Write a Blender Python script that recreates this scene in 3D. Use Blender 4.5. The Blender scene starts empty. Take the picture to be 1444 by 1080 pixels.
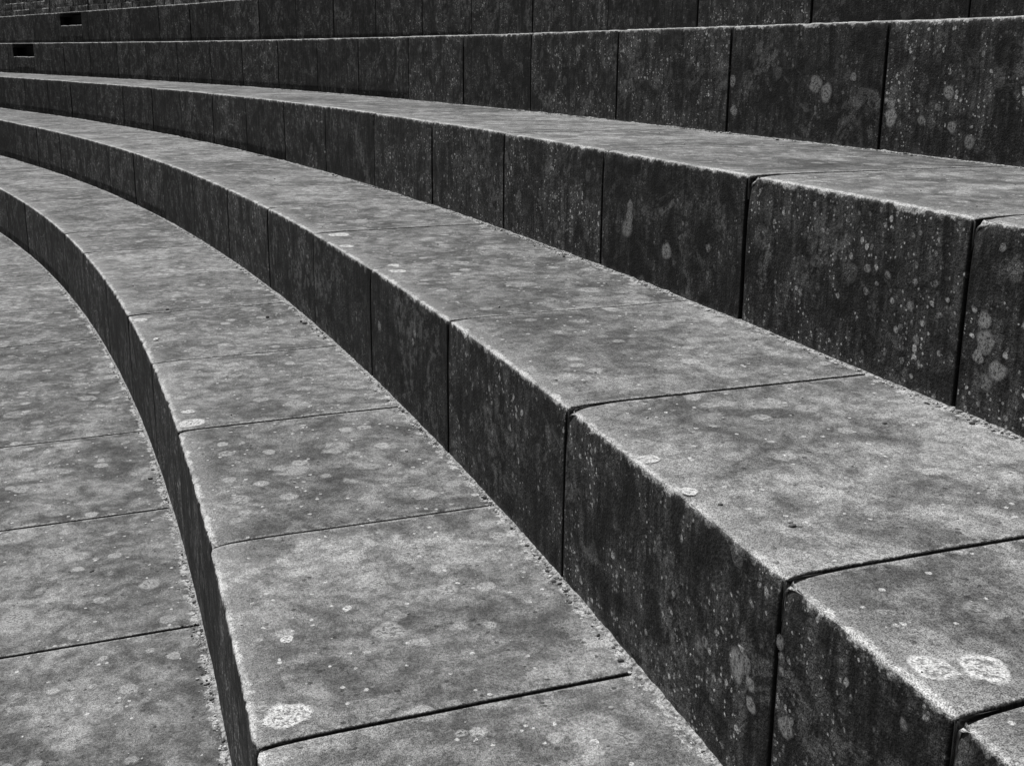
import bpy, math, numpy as np, bmesh
from mathutils import Matrix, Vector
rng=np.random.default_rng(11)
S=0.42
CX,CY=-121.90537*S,-43.96896*S
H=3.76352*S
RA=131.06865*S
ROFF=[0.0,1.79212*S,3.74879*S,6.02411*S,7.974*S,9.87*S,11.77*S]      # riser faces, outward from the lowest one
TOP=[1.0*S,1.9827*S,2.996*S,4.083*S,5.233*S,6.28*S,7.3*S]             # top level of every tier
FLOOR_W=2.2*S
TH0,TH1=0.12,1.15

def Rb(th):
    s=np.asarray(th,float)-0.6
    sc=np.clip(s,-0.26,0.16)
    f=lambda q:139.643*q**3+253.29*q**4
    g=lambda q:3*139.643*q**2+4*253.29*q**3
    return RA+S*(f(sc)+g(sc)*(s-sc))

def hsh(ix,iy,seed):
    v=np.sin(ix*127.1+iy*311.7+seed*74.7)*43758.5453
    return v-np.floor(v)
def vn(x,y,seed=0):
    x=np.asarray(x,float);y=np.asarray(y,float)
    ix=np.floor(x);iy=np.floor(y);fx=x-ix;fy=y-iy
    fx=fx*fx*(3-2*fx);fy=fy*fy*(3-2*fy)
    a=hsh(ix,iy,seed);b=hsh(ix+1,iy,seed);c=hsh(ix,iy+1,seed);d=hsh(ix+1,iy+1,seed)
    return (a*(1-fx)+b*fx)*(1-fy)+(c*(1-fx)+d*fx)*fy*1.0

class MB:
    def __init__(s): s.v=[];s.f=[];s.n=0;s.at={};s.mi=[]
    def add(s,V,F,mi=None,**at):
        s.v.append(V);s.f.append(F+s.n);s.n+=len(V)
        s.mi.append(np.zeros(len(F),int) if mi is None else mi)
        for k,a in at.items(): s.at.setdefault(k,[]).append(a)
    def build(s,name,mats,smooth=True):
        if not isinstance(mats,(list,tuple)): mats=[mats]
        V=np.concatenate(s.v).astype(np.float32);F=np.concatenate(s.f).astype(np.int32)
        k=F.shape[1];me=bpy.data.meshes.new(name)
        me.vertices.add(len(V));me.vertices.foreach_set('co',V.ravel())
        me.loops.add(F.size);me.loops.foreach_set('vertex_index',F.ravel())
        me.polygons.add(len(F));me.polygons.foreach_set('loop_start',np.arange(0,F.size,k,dtype=np.int32))
        me.polygons.foreach_set('loop_total',np.full(len(F),k,np.int32))
        for q in mats: me.materials.append(q)
        me.polygons.foreach_set('material_index',np.concatenate(s.mi).astype(np.int32))
        me.update(calc_edges=True)
        me.polygons.foreach_set('use_smooth',np.full(len(me.polygons),smooth))
        for kk,a in s.at.items():
            a=np.concatenate(a).astype(np.float32)
            if kk=='uv':
                l=me.uv_layers.new(name='UVMap');l.data.foreach_set('uv',a[F.ravel()].ravel())
            else:
                l=me.attributes.new(kk,'FLOAT','POINT');l.data.foreach_set('value',a.ravel())
        o=bpy.data.objects.new(name,me);bpy.context.collection.objects.link(o);return o
def gridF(nu,nv):
    i=np.arange(nu-1)[:,None]*nv+np.arange(nv-1)[None,:]
    i=i.ravel();return np.stack([i,i+nv,i+nv+1,i+1],1)
def world(th,off,z):
    th=np.asarray(th,float)
    R=Rb(th)+off
    return np.stack([CX+R*np.cos(th),CY+R*np.sin(th),z+0*th],-1)

# ------------------------------------------------------------------ materials
def newmat(name):
    m=bpy.data.materials.new(name);m.use_nodes=True;t=m.node_tree;t.nodes.clear();return m,t
class NT:
    def __init__(s,t,dim='3D'): s.t=t;s.dim=dim
    def n(s,ty,**k):
        x=s.t.nodes.new(ty)
        for a,b in k.items(): setattr(x,a,b)
        return x
    def L(s,a,b): s.t.links.new(a,b)
    def put(s,sock,v):
        if isinstance(v,(int,float,tuple)): sock.default_value=v
        else: s.L(v,sock)
    def m(s,op,a,b=0.0,c=None,clamp=False):
        x=s.n('ShaderNodeMath',operation=op,use_clamp=clamp);s.put(x.inputs[0],a);s.put(x.inputs[1],b)
        if c is not None: s.put(x.inputs[2],c)
        return x.outputs[0]
    def mul(s,*a):
        r=a[0]
        for b in a[1:]: r=s.m('MULTIPLY',r,b)
        return r
    def noise(s,vec,scale,detail=4,rough=.6,dist=0):
        x=s.n('ShaderNodeTexNoise',noise_dimensions=s.dim);s.L(vec,x.inputs['Vector']);x.inputs['Scale'].default_value=scale
        x.inputs['Detail'].default_value=detail;x.inputs['Roughness'].default_value=rough;x.inputs['Distortion'].default_value=dist
        return x.outputs['Fac']
    def ss(s,v,a,b,o0=0.,o1=1.):
        x=s.n('ShaderNodeMapRange',interpolation_type='SMOOTHSTEP');s.put(x.inputs[0],v)
        for i,q in enumerate((a,b,o0,o1)): s.put(x.inputs[i+1],q)
        return x.outputs[0]
    def mix(s,f,a,b):
        x=s.n('ShaderNodeMix',data_type='FLOAT');s.put(x.inputs[0],f);s.put(x.inputs[2],a);s.put(x.inputs[3],b);return x.outputs[0]
    def vor(s,vec,scale,rand=1.):
        x=s.n('ShaderNodeTexVoronoi',voronoi_dimensions=s.dim);s.L(vec,x.inputs['Vector']);x.inputs['Scale'].default_value=scale
        x.inputs['Randomness'].default_value=rand
        sp=s.n('ShaderNodeSeparateColor');s.L(x.outputs['Color'],sp.inputs[0]);return x.outputs['Distance'],sp.outputs
    def spots(s,vec,scale,thr,rmax,soft=.06):
        d,c=s.vor(vec,scale)
        r=s.m('MULTIPLY',s.ss(c[0],thr,1.0),rmax)
        on=s.m('GREATER_THAN',c[0],thr)
        k=s.m('MULTIPLY',s.ss(d,s.m('ADD',r,.02),s.m('SUBTRACT',r,soft)),on)
        return k,c
    def out(s,val,bump,dist=.002,rough=.9,strength=1.,spec=.2):
        cc=s.n('ShaderNodeCombineColor')
        for i in range(3): s.L(val,cc.inputs[i])
        b=s.n('ShaderNodeBsdfPrincipled');s.L(cc.outputs[0],b.inputs['Base Color']);s.put(b.inputs['Roughness'],rough)
        b.inputs['Specular IOR Level'].default_value=spec
        if bump is not None:
            u=s.n('ShaderNodeBump');u.inputs['Strength'].default_value=strength;u.inputs['Distance'].default_value=dist
            s.L(bump,u.inputs['Height']);s.L(u.outputs[0],b.inputs['Normal'])
        o=s.n('ShaderNodeOutputMaterial');s.L(b.outputs[0],o.inputs[0]);return b,o

def stone(name,kind,gain=1.):
    m,t=newmat(name);N=NT(t,'2D')
    P=N.n('ShaderNodeUVMap',uv_map='UVMap').outputs[0]
    sp=N.n('ShaderNodeSeparateXYZ');N.L(P,sp.inputs[0]);u,v=sp.outputs[0],sp.outputs[1]
    at=lambda k:N.n('ShaderNodeAttribute',attribute_name=k).outputs['Fac']
    blk,dend,dbase=at('blk'),at('dend'),at('dbase')
    wn=N.n('ShaderNodeTexNoise',noise_dimensions='2D');N.L(P,wn.inputs['Vector']);wn.inputs['Scale'].default_value=26;wn.inputs['Detail'].default_value=3
    wv=N.n('ShaderNodeVectorMath',operation='MULTIPLY_ADD');N.L(wn.outputs['Color'],wv.inputs[0]);wv.inputs[1].default_value=(.020,.020,0);N.L(P,wv.inputs[2]);W=wv.outputs[0]
    n1=N.noise(P,1.7,3,.6);n1b=N.noise(P,6,5,.68,.5);n2=N.noise(P,26,5,.72);n3=N.noise(P,140,2,.7);n4=N.noise(P,430,1,.6)
    grain=N.m('ADD',N.ss(n4,.33,.67,.54,1.46),N.ss(n3,.33,.67,-.28,.28))
    if kind=='tread':
        tv=N.ss(n1,.34,.64,.105,.175)
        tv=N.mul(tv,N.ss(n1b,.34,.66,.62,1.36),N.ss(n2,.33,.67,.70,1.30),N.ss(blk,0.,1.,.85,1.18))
        k,cc=N.spots(W,6.5,.40,.40,.10)
        tv=N.mix(N.mul(k,cc[1],N.ss(n2,.32,.58,.25,.75)),tv,.31)
        k,cc=N.spots(W,15,.70,.42,.08)
        tv=N.mix(N.mul(k,.7,cc[1]),tv,.36)
        dk=N.ss(N.noise(P,10,4,.7),.56,.68)
        tv=N.mix(N.mul(dk,.5),tv,.06)
        k,cc=N.spots(P,80,.94,.5,.1)
        tv=N.mix(N.mul(k,.7),tv,N.mix(N.m('GREATER_THAN',cc[1],.5),.02,.5))
        tv=N.m('MULTIPLY',tv,grain)
        bs=N.ss(N.m('SUBTRACT',dbase,N.m('MULTIPLY',N.m('SUBTRACT',n2,.45),.11)),.022,.003)
        tv=N.mix(N.m('MULTIPLY',bs,.85),tv,N.m('MULTIPLY',grain,.42))
        je=N.ss(N.m('SUBTRACT',dend,N.m('MULTIPLY',N.m('SUBTRACT',n2,.47),.08)),.016,.002)
        tv=N.mix(N.m('MULTIPLY',je,.5),tv,N.m('MULTIPLY',grain,.30))
        wz=N.ss(N.m('ADD',v,N.m('MULTIPLY',N.m('SUBTRACT',n1b,.5),.22)),.085,.0)
        tv=N.mix(N.m('MULTIPLY',wz,.42),tv,N.m('MULTIPLY',grain,.28))
        val=N.m('MULTIPLY',tv,1.03*gain)
        jd=N.ss(N.m('ADD',dend,N.m('MULTIPLY',N.m('SUBTRACT',n3,.5),.005)),.005,.0015)
        val=N.mix(N.mul(jd,.9),val,.015)
    else:
        sc=N.n('ShaderNodeVectorMath',operation='MULTIPLY');N.L(P,sc.inputs[0]);sc.inputs[1].default_value=(15,1.5,1);Q=sc.outputs[0]
        s1=N.noise(Q,1.6,4,.7);s2=N.noise(Q,5,2,.6)
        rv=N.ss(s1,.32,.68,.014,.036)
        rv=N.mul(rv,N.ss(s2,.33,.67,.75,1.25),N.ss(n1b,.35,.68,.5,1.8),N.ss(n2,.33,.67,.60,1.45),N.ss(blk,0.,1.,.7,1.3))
        patch=N.mul(N.ss(N.noise(P,2.6,5,.75,.6),.53,.66),N.ss(n2,.38,.62,0.,.9))
        rv=N.mix(N.mul(patch,.85),rv,.14)
        gate2=N.mul(N.ss(n1b,.44,.62,.04,1.),N.ss(blk,.15,.8,.25,1.))
        k,cc=N.spots(W,46,.70,.42,.12)
        rv=N.mix(N.mul(k,gate2,N.ss(cc[1],.1,.9,.3,1.)),rv,.50)
        k,cc=N.spots(P,105,.78,.45,.14)
        rv=N.mix(N.mul(k,gate2,.9),rv,.50)
        k,cc=N.spots(W,13,.74,.40,.12)
        rv=N.mix(N.mul(k,.5,cc[1]),rv,.16)
        rv=N.m('MULTIPLY',rv,N.m('MULTIPLY_ADD',N.m('SUBTRACT',grain,1.),1.25,1.05))
        rv=N.mix(N.ss(N.m('SUBTRACT',dbase,N.m('MULTIPLY',N.m('SUBTRACT',n2,.5),.05)),.02,.0,0.,.4),rv,.11)
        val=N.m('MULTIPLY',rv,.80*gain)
        jd=N.ss(N.m('ADD',dend,N.m('MULTIPLY',N.m('SUBTRACT',n3,.5),.005)),.009,.004)
        val=N.mix(N.mul(jd,.9),val,.005)
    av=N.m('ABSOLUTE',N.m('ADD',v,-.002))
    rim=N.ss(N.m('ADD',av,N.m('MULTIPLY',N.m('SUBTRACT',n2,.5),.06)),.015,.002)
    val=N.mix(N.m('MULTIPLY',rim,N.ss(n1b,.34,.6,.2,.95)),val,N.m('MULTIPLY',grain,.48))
    val=N.m('MINIMUM',N.m('MAXIMUM',val,.005),.75)
    h=N.m('ADD',N.m('MULTIPLY',n2,1.3),N.m('MULTIPLY',n3,.8))
    N.out(val,h,.0030,.9,.75)
    return m
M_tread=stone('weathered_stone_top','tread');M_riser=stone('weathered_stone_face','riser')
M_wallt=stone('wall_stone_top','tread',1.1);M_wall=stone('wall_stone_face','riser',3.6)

def simple(name,lo,hi,sc=60,bump=.003):
    m,t=newmat(name);N=NT(t);P=N.n('ShaderNodeTexCoord').outputs['Object']
    a=N.noise(P,sc,3,.7);b=N.noise(P,sc*6,1,.6)
    v=N.m('MULTIPLY',N.ss(a,.3,.7,lo,hi),N.ss(b,.3,.7,.5,1.5));N.out(v,a,bump,.95);return m
M_dirt=simple('joint_dirt',.006,.025,40)
M_sand=simple('sandy_grit',.05,.42,110)
M_ground=simple('ground_gravel',.12,.28,12)
m,t=newmat('pebble_stone');N=NT(t)
tone=N.n('ShaderNodeAttribute',attribute_name='tone').outputs['Fac']
N.out(N.m('MULTIPLY',tone,1.),None,rough=.9);M_peb=m
m,t=newmat('lichen_crust');N=NT(t,'3D');P=N.n('ShaderNodeTexCoord').outputs['Object']
rad=N.n('ShaderNodeAttribute',attribute_name='rad').outputs['Fac'];tone=N.n('ShaderNodeAttribute',attribute_name='tone').outputs['Fac']
opa=N.n('ShaderNodeAttribute',attribute_name='opa').outputs['Fac']
a=N.noise(P,130,3,.75);b=N.noise(P,50,2,.7);g=N.noise(P,430,1)
ring=N.ss(N.m('ADD',rad,N.m('MULTIPLY',N.m('SUBTRACT',b,.5),.6)),.55,.82)
v=N.mix(ring,N.ss(a,.36,.58,.20,.48),.55)
v=N.m('MULTIPLY',N.m('MULTIPLY',v,tone),N.ss(g,.33,.67,.65,1.35))
bs,ou=N.out(v,None)
tr=N.n('ShaderNodeBsdfTransparent');mx=N.n('ShaderNodeMixShader')
al=N.ss(N.m('ADD',rad,N.m('MULTIPLY',N.m('SUBTRACT',a,.5),.8)),.98,N.m('MULTIPLY_ADD',opa,.60,.20))
al=N.mul(al,N.ss(a,.36,.54,N.m('MULTIPLY',opa,.5),1.),opa)
N.L(al,mx.inputs[0]);N.L(tr.outputs[0],mx.inputs[1]);N.L(bs.outputs[0],mx.inputs[2]);N.L(mx.outputs[0],ou.inputs[0]);M_lich=m

# ------------------------------------------------------------------ stone blocks
def knots(known,step,lo=TH0,hi=TH1):
    k=sorted(known)
    while k[0]-step>lo: k.insert(0,k[0]-step*(1+rng.normal()*.01))
    while k[-1]+step<hi: k.append(k[-1]+step*(1+rng.normal()*.03))
    return k
OFFS={}
def block(mb,ri,ta,tb,rin,rout,z0,z1,j=(0,0),cornL=None,cornR=None,rb=.006,gap=None,rough=1.):
    """one ashlar block; face at rin, tread from rin to rout, arc ta..tb"""
    near=ta<.50 and tb>.33
    R=float(Rb((ta+tb)/2))+rin
    L=(tb-ta)*R
    g=gap if gap is not None else rng.uniform(.0030,.0046)*(1.25 if ri>=2 else 1.)
    du=.013 if near else (.05 if tb<.8 else .12)
    W=L-2*g
    ends=[0,0,.0012,.003,.006,.010,.016,.026,.040]
    mid=np.linspace(.055,W-.055,max(3,int(L/du))) if L>.15 else np.array([W/2])
    d0=np.array(ends)
    if L<=.15: d0=d0[:6]
    s=np.concatenate([d0,mid,(W-d0)[::-1]]);nu=len(s)
    deep=np.zeros(nu);deep[0]=deep[-1]=.06
    de=np.minimum(s,W-s)
    er=.005*rough;e=np.clip(er-de,0,er);ins=er-np.sqrt(np.maximum(er*er-e*e,0))+deep
    th=ta+(s+g)/R
    h=z1-z0;dv=.03 if near else .08
    pr=[(.28,0,0,0,-h-.28),(0,0,-1,0,-h)]
    for q in np.linspace(0,h-rb,max(3,int(h/dv)))[1:-1]: pr.append((0,q,-1,0,q-h))
    for q in (.026,.013,.005):
        if h-rb-q>.02: pr.append((0,h-rb-q,-1,0,-rb*.8-q))
    for k in range(5):
        a=k/4*math.pi/2;pr.append((rb-rb*math.cos(a),h-rb+rb*math.sin(a),-math.cos(a),math.sin(a),(k/4-.5)*rb*1.57))
    w=rout-rin
    for q in (.005,.012,.022,.036): pr.append((rb+q,h,0,1,rb*.8+q))
    for q in np.linspace(.055,w,max(4,int(w/(.05 if near else .12)))): pr.append((q,h,0,1,q))
    pr=np.array(sorted(pr,key=lambda a:a[4]));nv=len(pr)
    pv=pr[:,4]
    U=(ta*R+s)[:,None]*np.ones(nv)[None];V=np.ones(nu)[:,None]*pv[None]
    wa=np.exp(-np.abs(V)/.011)
    sd=ri*17+3
    nz=(vn(U*6,V*6,sd)-.5)*.0016+(vn(U*24,V*24,sd+1)-.5)*.0009
    ch=np.clip(vn(U*8,V*2,sd+2)*.6+vn(U*31,V*5,sd+3)*.6-.66,0,1)*.030+np.clip(vn(U*70,V*8,sd+4)-.5,0,1)*.010
    inset=ins[:,None]+wa*ch*rough-nz
    cl=cornL if cornL is not None else rng.uniform(.004,.012);cr=cornR if cornR is not None else rng.uniform(.004,.014)
    wl=np.exp(-np.abs(V)/.035)
    inset+=wl*(cl*np.clip(1-s/(cl*2.4+.01),0,1)**1.6+cr*np.clip(1-(W-s)/(cr*2.4+.01),0,1)**1.6)[:,None]
    dr,dz=j
    off=rin+pr[:,0][None]+dr-pr[:,2][None]*inset
    z=z0+pr[:,1][None]+dz-pr[:,3][None]*inset
    T=th[:,None]*np.ones(nv)[None]
    P=world(T.ravel(),off.ravel(),z.ravel())
    blkv=rng.random()
    db=np.where(V<0,h-.03+V,w-.03-V)
    db=np.where(V<-h,0,db)
    uoff=rng.uniform(-40,40)
    F=gridF(nu,nv)[:,::-1]
    mi=np.tile((pv[:-1]>=-rb*.5).astype(int),nu-1)
    mb.add(P,F,mi,uv=np.stack([(U+uoff).ravel(),V.ravel()],-1),blk=np.full(nu*nv,blkv),
           dend=(np.maximum(de,0)[:,None]*np.ones(nv)[None]).ravel(),dbase=np.abs(db).ravel())

K={ -1:knots([.4061,.424],.0175),
  0:knots([.3809,.398,.4159],.0171),
  1:knots([.3646,.372,.389,.4061,.4232,.4402,.4573,.475,.4923],.0172),
  2:knots([.3833,.4004,.4183,.4362,.4533,.4703,.4874,.5037,.5207,.537,.5541,.5703,.588,.6053],.0172),
  3:knots([.4118,.4305,.4492,.4679,.4858,.5028,.5207,.537,.5541,.5711,.5874,.6056,.6240,.6425,.661,.680,.699,.7265],.0182),
  4:knots([.4206,.4398,.4583,.4767,.4954,.5131,.5294,.5464,.5634,.5800,.5975,.616,.6345,.653,.6715,.686,.7015,.7275],.0185),
  6:knots([.40],.0185)}
# worn corners: (tier, joint) -> wear of the block whose far end is at that joint
SPEC={(1,.389):.024,(1,.372):.016,(1,.3646):.016,(2,.4004):.024,(2,.3833):.02}
DRAIN={3:(.7039,.7218),4:(.7062,.7231)}
def tier(name,ri):
    mb=MB()
    rin=ROFF[ri] if ri>=0 else -FLOOR_W
    rout=(ROFF[ri+1] if ri+1<len(ROFF) else ROFF[ri]+6)+.03
    z1=TOP[ri] if ri>=0 else 0.
    z0=(TOP[ri-1] if ri>0 else (0. if ri==0 else -S))-.03
    ks=K[ri];rec=[]
    for a,b in zip(ks[:-1],ks[1:]):
        j=(float(np.clip(rng.normal()*.0015,-.003,.003)),rng.normal()*.0006)
        sp={}
        for (r_,t_),d in SPEC.items():
            if r_==ri and abs(t_-b)<1e-4: sp['cornR']=d
            if r_==ri and abs(t_-a)<1e-4: sp['cornL']=.008
        rec.append((a,b,j))
        if ri in DRAIN and a<DRAIN[ri][0]<b:
            d0,d1=DRAIN[ri]
            block(mb,ri,a,d0,rin,rout,z0,z1,j,gap=.001,cornR=.003)
            block(mb,ri,d0,d1,rin,rout,z0,z1-.20,j,gap=.0,cornL=.001,cornR=.001)
            block(mb,ri,d0,d1,rin,rout,z1-.014,z1,j,gap=.0,cornL=.001,cornR=.001,rb=.004,rough=.3)
            block(mb,ri,d1,b,rin,rout,z0,z1,j,gap=.001,cornL=.003)
        else: block(mb,ri,a,b,rin,rout,z0,z1,j,**sp)
    OFFS[ri]=rec
    core=MB();th=np.linspace(TH0,TH1,400)
    dp=.045 if ri not in DRAIN else .2
    pts=[(rin+dp,z0),(rin+dp,z1-.035),(rout,z1-.035)]
    A=np.stack([world(th,p[0],p[1]) for p in pts],1).reshape(-1,3)
    core.add(A,gridF(len(th),3)[:,::-1])
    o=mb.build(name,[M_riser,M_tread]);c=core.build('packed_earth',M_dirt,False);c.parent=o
    return o
tier('stone_floor',-1)
for ri in (0,1,2,3,4,6): tier('stone_step',ri)
mb=MB();z=TOP[4]-.03;cs=[.20,.13,.14]
tot=TOP[5]-z;cs=[c*tot/sum(cs) for c in cs]
for ci,chh in enumerate(cs):
    t=TH0+rng.random()*.004
    while t<TH1:
        w=rng.uniform(.0045,.009)
        block(mb,5,t,t+w,ROFF[5],(ROFF[6]+.03) if ci==2 else ROFF[5]+.2,z,z+chh,(rng.normal()*.006,0),rb=.012,gap=.004,rough=1.3)
        t+=w
    z+=chh
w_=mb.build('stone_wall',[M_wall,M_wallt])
core=MB();th=np.linspace(TH0,TH1,300)
A=np.stack([world(th,a,b) for a,b in [(ROFF[5]+.05,TOP[4]-.05),(ROFF[5]+.05,TOP[5]-.03),(ROFF[6]+.05,TOP[5]-.03)]],1).reshape(-1,3)
core.add(A,gridF(len(th),3)[:,::-1]);c=core.build('packed_earth',M_dirt,False);c.parent=w_

def surf(ri,th):
    for a,b,j in OFFS[ri]:
        if a<=th<=b: return j
    return (0,0)

# ------------------------------------------------------------------ sand fillet + loose gravel
mb=MB()
for k in range(0,6):
    zb=TOP[k-1] if k>0 else 0.
    th=np.concatenate([np.arange(.30,.50,.00018),np.arange(.5,.85,.0006)])
    u=th*55
    w=.003+.016*np.clip(vn(u*3.1,0*u,k+50)*.7+vn(u*23,0*u,k+60)*.8-.5,0,1)+.004*vn(u*90,0*u,k)
    hh=.0015+w*.3*(.5+.9*vn(u*60,0*u,k+9))
    cols=[(.01+0*w,hh+.001),(-.001+0*w,hh),(-w*.45,hh*.62),(-w,.0006+0*w),(-w-.004,-.006+0*w)]
    A=np.stack([world(th,ROFF[k]+c0,zb+c1) for c0,c1 in cols],1).reshape(-1,3)
    mb.add(A,gridF(len(th),len(cols)))
mb.build('sand_drift',M_sand)

def ico(n):
    bm=bmesh.new();bmesh.ops.create_icosphere(bm,subdivisions=n,radius=1);me=bpy.data.meshes.new('tmp');bm.to_mesh(me);bm.free()
    a=np.array([v.co[:] for v in me.vertices]);b=np.array([p.vertices[:] for p in me.polygons]);bpy.data.meshes.remove(me);return a,b
IV,IF=ico(1);IV2,IF2=ico(2)
gm=MB()
def pebbles(th,off,z,size,tone,hi=False):
    n=len(th);iv,if_=(IV2,IF2) if hi else (IV,IF)
    C=world(th,off,z)
    a=rng.random(n)*6.283;sx=rng.uniform(.7,1.4,n);sy=rng.uniform(.6,1.1,n);sz=rng.uniform(.35,.75,n)
    nz=1+rng.normal(size=(n,len(iv)))*(.08 if hi else .16)
    V=iv[None]*nz[...,None]*size[:,None,None]
    V=V*np.stack([sx,sy,sz],-1)[:,None]
    x=V[...,0]*np.cos(a)[:,None]-V[...,1]*np.sin(a)[:,None];y=V[...,0]*np.sin(a)[:,None]+V[...,1]*np.cos(a)[:,None]
    V=np.stack([x,y,V[...,2]+(size*sz*.55)[:,None]],-1)+C[:,None]
    F=(if_[None]+(np.arange(n)*len(iv))[:,None,None]).reshape(-1,3)
    gm.add(V.reshape(-1,3),F,tone=np.repeat(tone,len(iv)))
for k in range(0,5):
    zb=TOP[k-1] if k>0 else 0.
    for lo,hi,per in ((.33,.44,650),(.44,.56,300),(.56,.78,80)):
        n=int((hi-lo)*55*per);th=rng.uniform(lo,hi,n)
        dens=vn(th*55*2.2,th*0,k+80)*.6+vn(th*55*11,th*0,k+81)*.6
        th=th[dens>rng.uniform(.25,.85,n)];n=len(th)
        off=ROFF[k]-.002-rng.exponential(.010,n)-rng.random(n)*.003
        pebbles(th,off,np.full(n,zb),np.clip(rng.lognormal(-6.15,.5,n),.0008,.008),rng.choice([.05,.12,.25,.4,.55],n))
for k in range(-1,4):
    z=TOP[k] if k>=0 else 0.;r0=ROFF[k] if k>=0 else -FLOOR_W;r1=ROFF[k+1]
    n=380;th=rng.uniform(.34,.62,n);off=r0+.02+(r1-r0-.03)*rng.random(n)
    pebbles(th,off,np.full(n,z+.0005),np.clip(rng.lognormal(-6.5,.5,n),.0006,.006),rng.uniform(.03,.5,n))
PA={0:[(4412,715,13,.1),(4405,722,8,.3),(4420,708,7,.05),(4512,186,10,.06),(4447,586,11,.05),(4399,60,12,.6),(4405,66,7,.5),(4074,640,9,.4),(3889,730,6,.1),(3892,742,7,.3),(3883,745,5,.5),(3899,735,5,.08),(3878,738,6,.1),(3790,644,5,.3),(3990,740,8,.1),(3985,735,5,.4)],
    1:[(3750,119,7,.12),(3753,124,4,.3),(3826,608,6,.1),(3773,49,4,.1),(3864,138,4,.3),(3928,60,4,.1)],-1:[(4302,-45,9,.1),(4153,-291,7,.07)]}
for k,l in PA.items():
    z=TOP[k] if k>=0 else 0.;r0=ROFF[k] if k>=0 else 0.
    a=np.array(l,float);pebbles(a[:,0]/1e4,r0+a[:,1]/1000,np.full(len(a),z),a[:,2]/1000,a[:,3],True)
gm.build('loose_gravel',M_peb,False)

# ------------------------------------------------------------------ lichen
lm=MB()
def lichen(ri,th,a,r,vert=False,tone=1.,opa=1.):
    nr,ns=5,32;rr=np.linspace(0,1,nr);an=np.linspace(0,2*np.pi,ns+1)
    ph=rng.random()*100
    wob=1+.24*(vn(np.cos(an)*1.3+ph,np.sin(an)*1.3+ph,5)-.5)*2
    X=r*rr[:,None]*(wob*np.cos(an))[None];Y=r*rr[:,None]*(wob*np.sin(an)*rng.uniform(.78,1.))[None]
    lift=.0013-.0004*rr[:,None]**3+0*X
    j=surf(ri,th);base=ROFF[ri] if ri>=0 else 0.;zt=TOP[ri] if ri>=0 else 0.
    R=float(Rb(th))+base
    T=th+X/R
    if vert: P=world(T,base+j[0]-lift,zt+a+Y)
    else: P=world(T,base+a+Y,zt+j[1]+lift)
    q=nr*(ns+1)
    lm.add(P.reshape(-1,3),gridF(nr,ns+1),rad=(rr[:,None]+0*X).ravel(),tone=np.full(q,tone),opa=np.full(q,opa))
TL={-1:"4106,-503,62 4189,-395,46 4121,-129,39 4315,-508,40 4014,-305,15",
0:"3824,68,46 3831,26,13 3878,108,15 3895,253,12 4171,53,42 4196,56,21 3933,576,34 3897,484,29 3865,464,21 3861,527,18 4039,626,31 3914,340,29 3942,690,27 4478,40,32 3870,318,44 3821,555,17 4032,111,34 3793,355,13 3773,573,9 4075,634,13 4537,35,27 4080,485,26 4106,121,26 4221,484,26 4271,271,27",
1:"3820,32,22 3837,57,26 3787,27,20 3793,610,49 3854,511,28 3666,48,31 3661,110,36 4385,94,49 4328,45,33 4212,73,31 4236,98,26 4173,745,36 4225,345,37 3849,378,24 3692,82,14 3844,562,19 3871,313,22 4052,525,30 4011,254,24 4755,217,50 4577,42,34",
2:"4081,678,34 3967,458,28 4843,642,47"}
bright={(0,3824),(0,3878),(0,3895),(0,4171),(0,4196),(1,3820),(1,3787),(1,3666),(1,3661),(1,4385),(1,4328),(1,4212),(0,3773),(0,4478),(1,4236)}
for ri,sx in TL.items():
    for q in sx.split():
        a,b,c=map(float,q.split(','));B=(ri,int(a)) in bright;lichen(ri,a/1e4,b/1000,c/1000*1.15,False,1.12 if B else .85,.95 if B else .7)
RL={1:"3741,-202,28 3736,-190,18 3733,-215,14 3740,-228,12 3766,-240,22 3762,-222,12 3718,-101,14 3717,-122,10 3716,-145,8 3712,-224,22 3662,-60,10 3732,-250,16 4126,-118,18 4130,-150,15 3786,-191,8 4210,-192,25 3806,-321,8",
2:"3866,-229,16 3860,-302,13 3871,-286,10 3847,-229,11 3898,-170,14 3883,-172,13 3874,-295,10 3868,-361,10 4145,-257,40 4141,-215,30 4091,-294,37 4141,-175,25 3819,-253,28 3815,-50,12 3820,-211,24 3811,-305,28 3822,-290,20 3816,-340,22 4041,-240,17 3851,-161,11 3864,-171,11 3897,-228,12 3878,-230,9 3890,-200,8 3857,-260,9 3843,-190,8",
3:"4179,-258,38 4192,-233,44 4108,-333,34 4109,-284,25 4107,-240,18 4079,-336,24 4035,-395,28 4051,-352,24 4299,-233,26 4296,-354,27 4056,-237,28 4065,-290,18 4150,-200,20"}
for ri,sx in RL.items():
    for q in sx.split():
        a,b,c=map(float,q.split(','));lichen(ri,a/1e4,b/1000,c/1000*1.12,True,rng.uniform(.6,.95),rng.uniform(.45,.72))
for _ in range(150):
    ri=int(rng.integers(-1,3));w=ROFF[ri+1]-(ROFF[ri] if ri>=0 else -FLOOR_W)
    lichen(ri,rng.uniform(.34,.6),rng.uniform(.06,w-.08)+(0 if ri>=0 else -FLOOR_W),rng.uniform(.010,.040),False,rng.uniform(.7,1.),rng.uniform(.35,.7))
lm.build('lichen_patches',M_lich)

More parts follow.
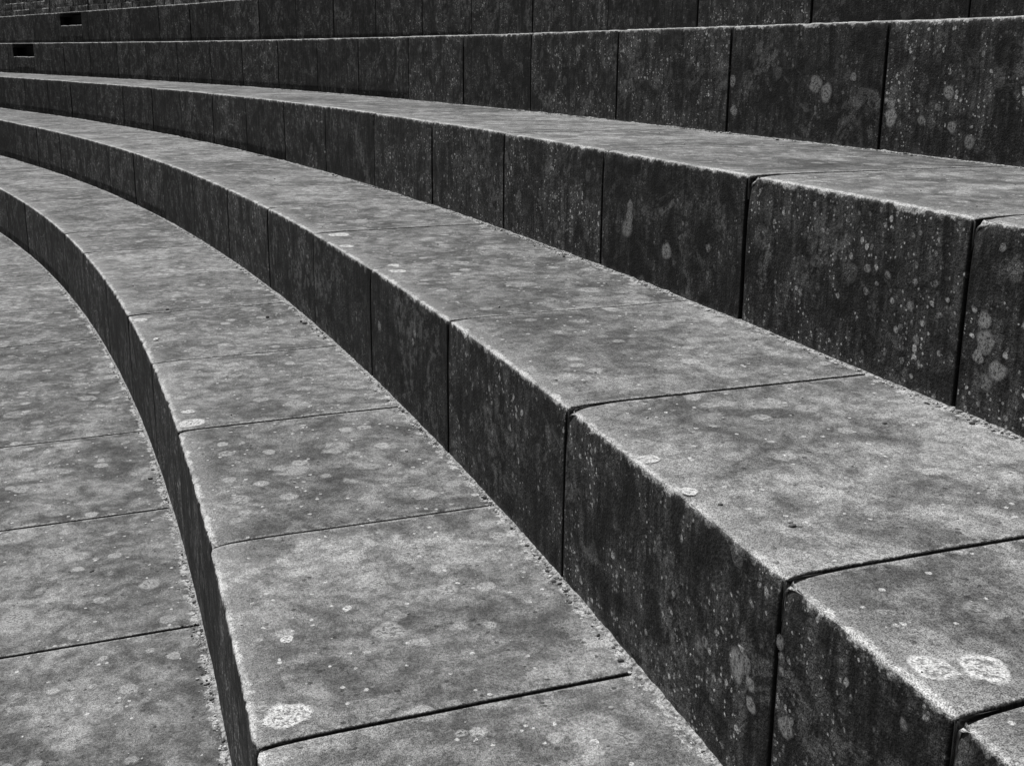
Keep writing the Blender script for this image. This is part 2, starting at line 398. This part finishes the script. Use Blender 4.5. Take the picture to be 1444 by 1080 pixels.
# ------------------------------------------------------------------ ground
me=bpy.data.meshes.new('ground');me.from_pydata([(-400,-400,-S),(400,-400,-S),(400,400,-S),(-400,400,-S)],[],[(0,1,2,3)]);me.materials.append(M_ground)
bpy.context.collection.objects.link(bpy.data.objects.new('ground',me))

# ------------------------------------------------------------------ light
hx,hy=-.70,.714;el=math.radians(63)
sd=Vector((hx*math.cos(el),hy*math.cos(el),math.sin(el))).normalized()
ld=bpy.data.lights.new('sun','SUN');ld.energy=5.0;ld.angle=math.radians(.5);ld.color=(1,.995,.985)
lo=bpy.data.objects.new('sun',ld);lo.rotation_euler=sd.to_track_quat('Z','Y').to_euler();bpy.context.collection.objects.link(lo)
w=bpy.data.worlds.new('World');bpy.context.scene.world=w;w.use_nodes=True;t=w.node_tree;t.nodes.clear()
sk=t.nodes.new('ShaderNodeTexSky');sk.sky_type='NISHITA';sk.sun_disc=False;sk.sun_elevation=el;sk.sun_rotation=math.atan2(hx,hy)
bw=t.nodes.new('ShaderNodeRGBToBW');bg=t.nodes.new('ShaderNodeBackground');bg.inputs[1].default_value=.05;ow=t.nodes.new('ShaderNodeOutputWorld')
t.links.new(sk.outputs[0],bw.inputs[0]);t.links.new(bw.outputs[0],bg.inputs[0]);t.links.new(bg.outputs[0],ow.inputs[0])

# ------------------------------------------------------------------ camera
pi_,ro=.26398,.00826
fw=Vector((0,math.cos(pi_),-math.sin(pi_)));r=Vector((1,0,0));u=r.cross(fw)
r2=math.cos(ro)*r+math.sin(ro)*u;u2=-math.sin(ro)*r+math.cos(ro)*u
cd=bpy.data.cameras.new('camera');cd.sensor_width=36;cd.lens=1703.32/1444*36;cd.clip_start=.05;cd.clip_end=1500
co=bpy.data.objects.new('camera',cd);bpy.context.collection.objects.link(co)
co.matrix_world=Matrix(((r2.x,u2.x,-fw.x,0),(r2.y,u2.y,-fw.y,0),(r2.z,u2.z,-fw.z,H),(0,0,0,1)))
sc=bpy.context.scene;sc.camera=co
sc.view_settings.view_transform='Standard';sc.view_settings.look='None';sc.view_settings.exposure=0
